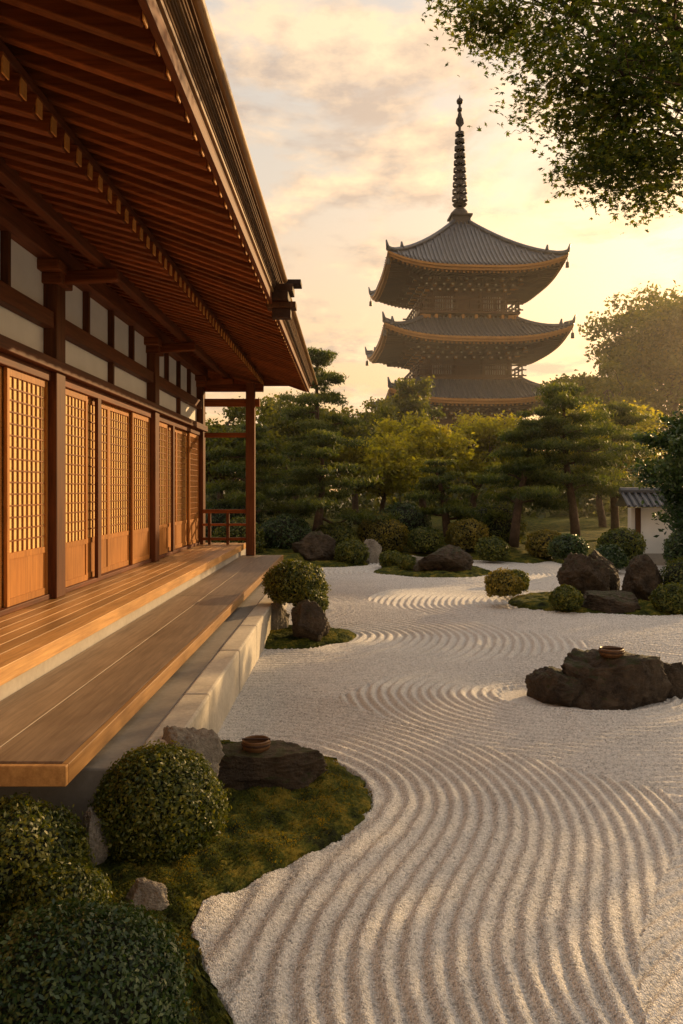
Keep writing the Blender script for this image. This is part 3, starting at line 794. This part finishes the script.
def maple():
    e=empty('maple_tree',(0,0,0)); w=MB(); r=np.random.default_rng(5)
    root=np.array([5.6,7.2,0.]); fork=np.array([5.2,7.0,3.4])
    w.tube(branchpts(root,fork,6,.03),list(np.linspace(.20,.14,7)),10,M_trunk)
    def P(px,py,d): return np.array([(px-350)*d/800,d,1.9+(490-py)*d/800])
    main=[(530,-40,6.4),(570,0,6.0),(610,60,5.6),(650,130,6.2),(670,60,6.8),(640,-60,6.5),(700,120,5.6),(720,-20,6.5),(600,-120,6.5),(780,40,7.2),(850,-80,7.6),(700,-200,7.5),(560,-200,7.4),(1000,-50,8)]
    Cs=[]
    for (px,py,dd_) in main:
        t=P(px,py,dd_); bp=branchpts(fork,t,8,.05,.10); w.tube(bp,list(np.linspace(.06,.010,9)),6,M_trunk)
        for k in range(9):
            q=bp[min(8,3+k*5//8)]; tt=t+r.normal(size=3)*np.array([.28,.45,.20]); 
            w.tube(branchpts(q,tt,4,.08,.03),list(np.linspace(.014,.003,5)),4,M_trunk)
            m=260; Cs.append(tt+r.normal(size=(m,3))*np.array([.15,.2,.045]))
    for (px,py,dd_) in [(462,2,6.2),(480,22,6.1),(505,22,6),(535,50,5.8),(550,76,5.7),(580,88,5.7),(572,120,5.6),(600,150,5.7),(590,172,5.7),(620,185,5.9),(650,200,6),(668,170,6),(640,120,6),(610,100,6),(680,80,6),(600,40,6),(560,30,6.2),(650,20,6),(680,150,6),(625,60,6.2),(640,160,5.8)]:
        t=P(px,py,dd_); s=P(px+70,py-110,dd_+.3)
        w.tube(branchpts(s,t,5,.06,.05),list(np.linspace(.014,.003,6)),4,M_trunk)
        m=400; Cs.append(t+r.normal(size=(m,3))*np.array([.12,.18,.040]))
    w.build('trunk_and_limbs',e,smooth=True)
    C=np.vstack(Cs); n=len(C)
    L=[]; 
    for k in range(5):
        a=math.radians(-100+50*k)+math.pi/2; rl=[.7,.92,1.1,.92,.7][k]
        L.append((math.cos(a)*rl,math.sin(a)*rl)); 
        if k<4:
            a2=a+math.radians(25); L.append((math.cos(a2)*.38,math.sin(a2)*.38))
    L.append((0,-.25)); L=np.array(L)
    nn=unit(RNG.normal(size=(n,3))*.5+np.array([0,-.2,.9])); t=RNG.normal(size=(n,3)); t=unit(t-(t*nn).sum(1,keepdims=True)*nn); bb=np.cross(nn,t)
    s=RNG.uniform(.026,.042,n)[:,None,None]
    V=C[:,None,:]+(t[:,None,:]*L[None,:,0:1]+bb[:,None,:]*L[None,:,1:2])*s - nn[:,None,:]*s*.25*(np.hypot(L[:,0],L[:,1])**2)[None,:,None]
    K=len(L); F=np.arange(n*K).reshape(n,K)
    npmesh('leaves',V.reshape(-1,3),F,M_maple,RNG.random(n),e)
maple()

# garden wall at the right
gw=empty('garden_wall'); b=MB()
wx=6.9
b.box(wx+.2,18,20.2,20.45,-.04,1.45,M_plaster); b.box(wx+.15,18.05,20.15,20.5,-.05,.3,M_conc)
for i in range(5): b.box(wx+.3+2.2*i,wx+.42+2.2*i,20.13,20.198,.3,1.45,M_pwood)
b.build('plaster',gw)
b=MB(); x=wx
b.raw([(wx,19.8,1.48),(18.2,19.8,1.48),(18.2,20.32,1.82),(wx,20.32,1.82),(wx,20.85,1.48),(18.2,20.85,1.48)],[(0,1,2,3),(3,2,5,4)],M_tile)
while x<18.2:
    b.tube([(x,19.78,1.50),(x,20.32,1.85)],[.04,.04],6,M_tile); x+=.16
b.tube([(wx-.05,20.32,1.88),(18.2,20.32,1.88)],[.09,.09],8,M_tile); b.build('tile_coping',gw)

# ================================================================= LIGHT / SKY / HAZE
sl=D.lights.new('sun','SUN'); sl.energy=5.0; sl.angle=math.radians(.6); sl.color=(1,.63,.28)
so=D.objects.new('sun',sl); S.collection.objects.link(so)
so.rotation_euler=Vector(SUN).to_track_quat('Z','Y').to_euler()
hb=MB(); hm=D.materials.new('evening_haze'); hm.use_nodes=True; hn=hm.node_tree; hn.nodes.clear()
ho=hn.nodes.new('ShaderNodeOutputMaterial'); hv=hn.nodes.new('ShaderNodeVolumeScatter'); hv.inputs['Density'].default_value=.0019; hv.inputs['Anisotropy'].default_value=.72; hv.inputs['Color'].default_value=(1,.93,.82,1)
hn.links.new(hv.outputs[0],ho.inputs['Volume'])
hb.box(-60,80,17.9,80,-.5,11,hm); hb.build('evening_haze')
w=D.worlds.new('World'); S.world=w; w.use_nodes=True; nt=w.node_tree; nt.nodes.clear()
out=N(nt,'ShaderNodeOutputWorld'); bg=N(nt,'ShaderNodeBackground'); bg.inputs[1].default_value=.145
sky=N(nt,'ShaderNodeTexSky',sky_type='NISHITA'); sky.sun_disc=False; sky.sun_elevation=SUN_EL; sky.sun_rotation=SUN_AZ
sky.air_density=1.3; sky.dust_density=3.0; sky.ozone_density=.8
tc=N(nt,'ShaderNodeTexCoord'); sp=N(nt,'ShaderNodeSeparateXYZ'); nt.links.new(tc.outputs['Generated'],sp.inputs[0])
zc=math_(nt,'MAXIMUM',sp.outputs[2],0.0); zd=math_(nt,'ADD',zc,.22)
cx=math_(nt,'DIVIDE',sp.outputs[0],zd); cy=math_(nt,'DIVIDE',sp.outputs[1],zd)
cb=N(nt,'ShaderNodeCombineXYZ'); nt.links.new(cx,cb.inputs[0]); nt.links.new(cy,cb.inputs[1]); nt.links.new(math_(nt,'MULTIPLY',zc,1.5),cb.inputs[2])
n1=N(nt,'ShaderNodeTexNoise'); n1.inputs['Scale'].default_value=2.6; n1.inputs['Detail'].default_value=10; n1.inputs['Roughness'].default_value=.60; n1.inputs['Distortion'].default_value=.35
nt.links.new(cb.outputs[0],n1.inputs['Vector'])
n2=N(nt,'ShaderNodeTexNoise'); n2.inputs['Scale'].default_value=5.5; n2.inputs['Detail'].default_value=8; n2.inputs['Roughness'].default_value=.6
nt.links.new(cb.outputs[0],n2.inputs['Vector'])
mask=ramp(nt,n1.outputs['Fac'],[(.47,(0,0,0)),(.57,(1,1,1))])
dt=N(nt,'ShaderNodeVectorMath',operation='DOT_PRODUCT'); nt.links.new(tc.outputs['Generated'],dt.inputs[0]); dt.inputs[1].default_value=tuple(SUN)
g=math_(nt,'POWER',math_(nt,'MAXIMUM',dt.outputs['Value'],0.0),9.0)
hz=ramp(nt,zc,[(0,(8.4,4.4,1.7)),(.18,(7.9,4.9,2.4)),(.36,(6.3,5.1,3.8)),(.65,(4.8,4.8,4.8))])
skym=mixc(nt,.75,sky.outputs[0],hz)
ccol=ramp(nt,n2.outputs['Fac'],[(.40,(4.4,3.35,2.6)),(.60,(9.0,6.3,3.8))])
mk=math_(nt,'MULTIPLY',mask,.8)
c=mixc(nt,mk,skym,ccol)
gl=mixc(nt,1.0,c,mixc(nt,g,(0,0,0),(7.0,3.9,1.1)),'ADD')
nt.links.new(gl,bg.inputs[0]); nt.links.new(bg.outputs[0],out.inputs[0])

cam=D.cameras.new('camera'); co=D.objects.new('camera',cam); S.collection.objects.link(co)
co.location=(0,0,1.9); co.rotation_euler=(math.radians(90),0,0)
cam.sensor_fit='VERTICAL'; cam.sensor_height=36; cam.sensor_width=24; cam.lens=800/1024*36
cam.shift_x=-8.5/1024; cam.shift_y=-22/1024; cam.clip_end=2000; cam.clip_start=.05
S.camera=co
S.view_settings.view_transform='Standard'; S.view_settings.look='None'; S.view_settings.exposure=0
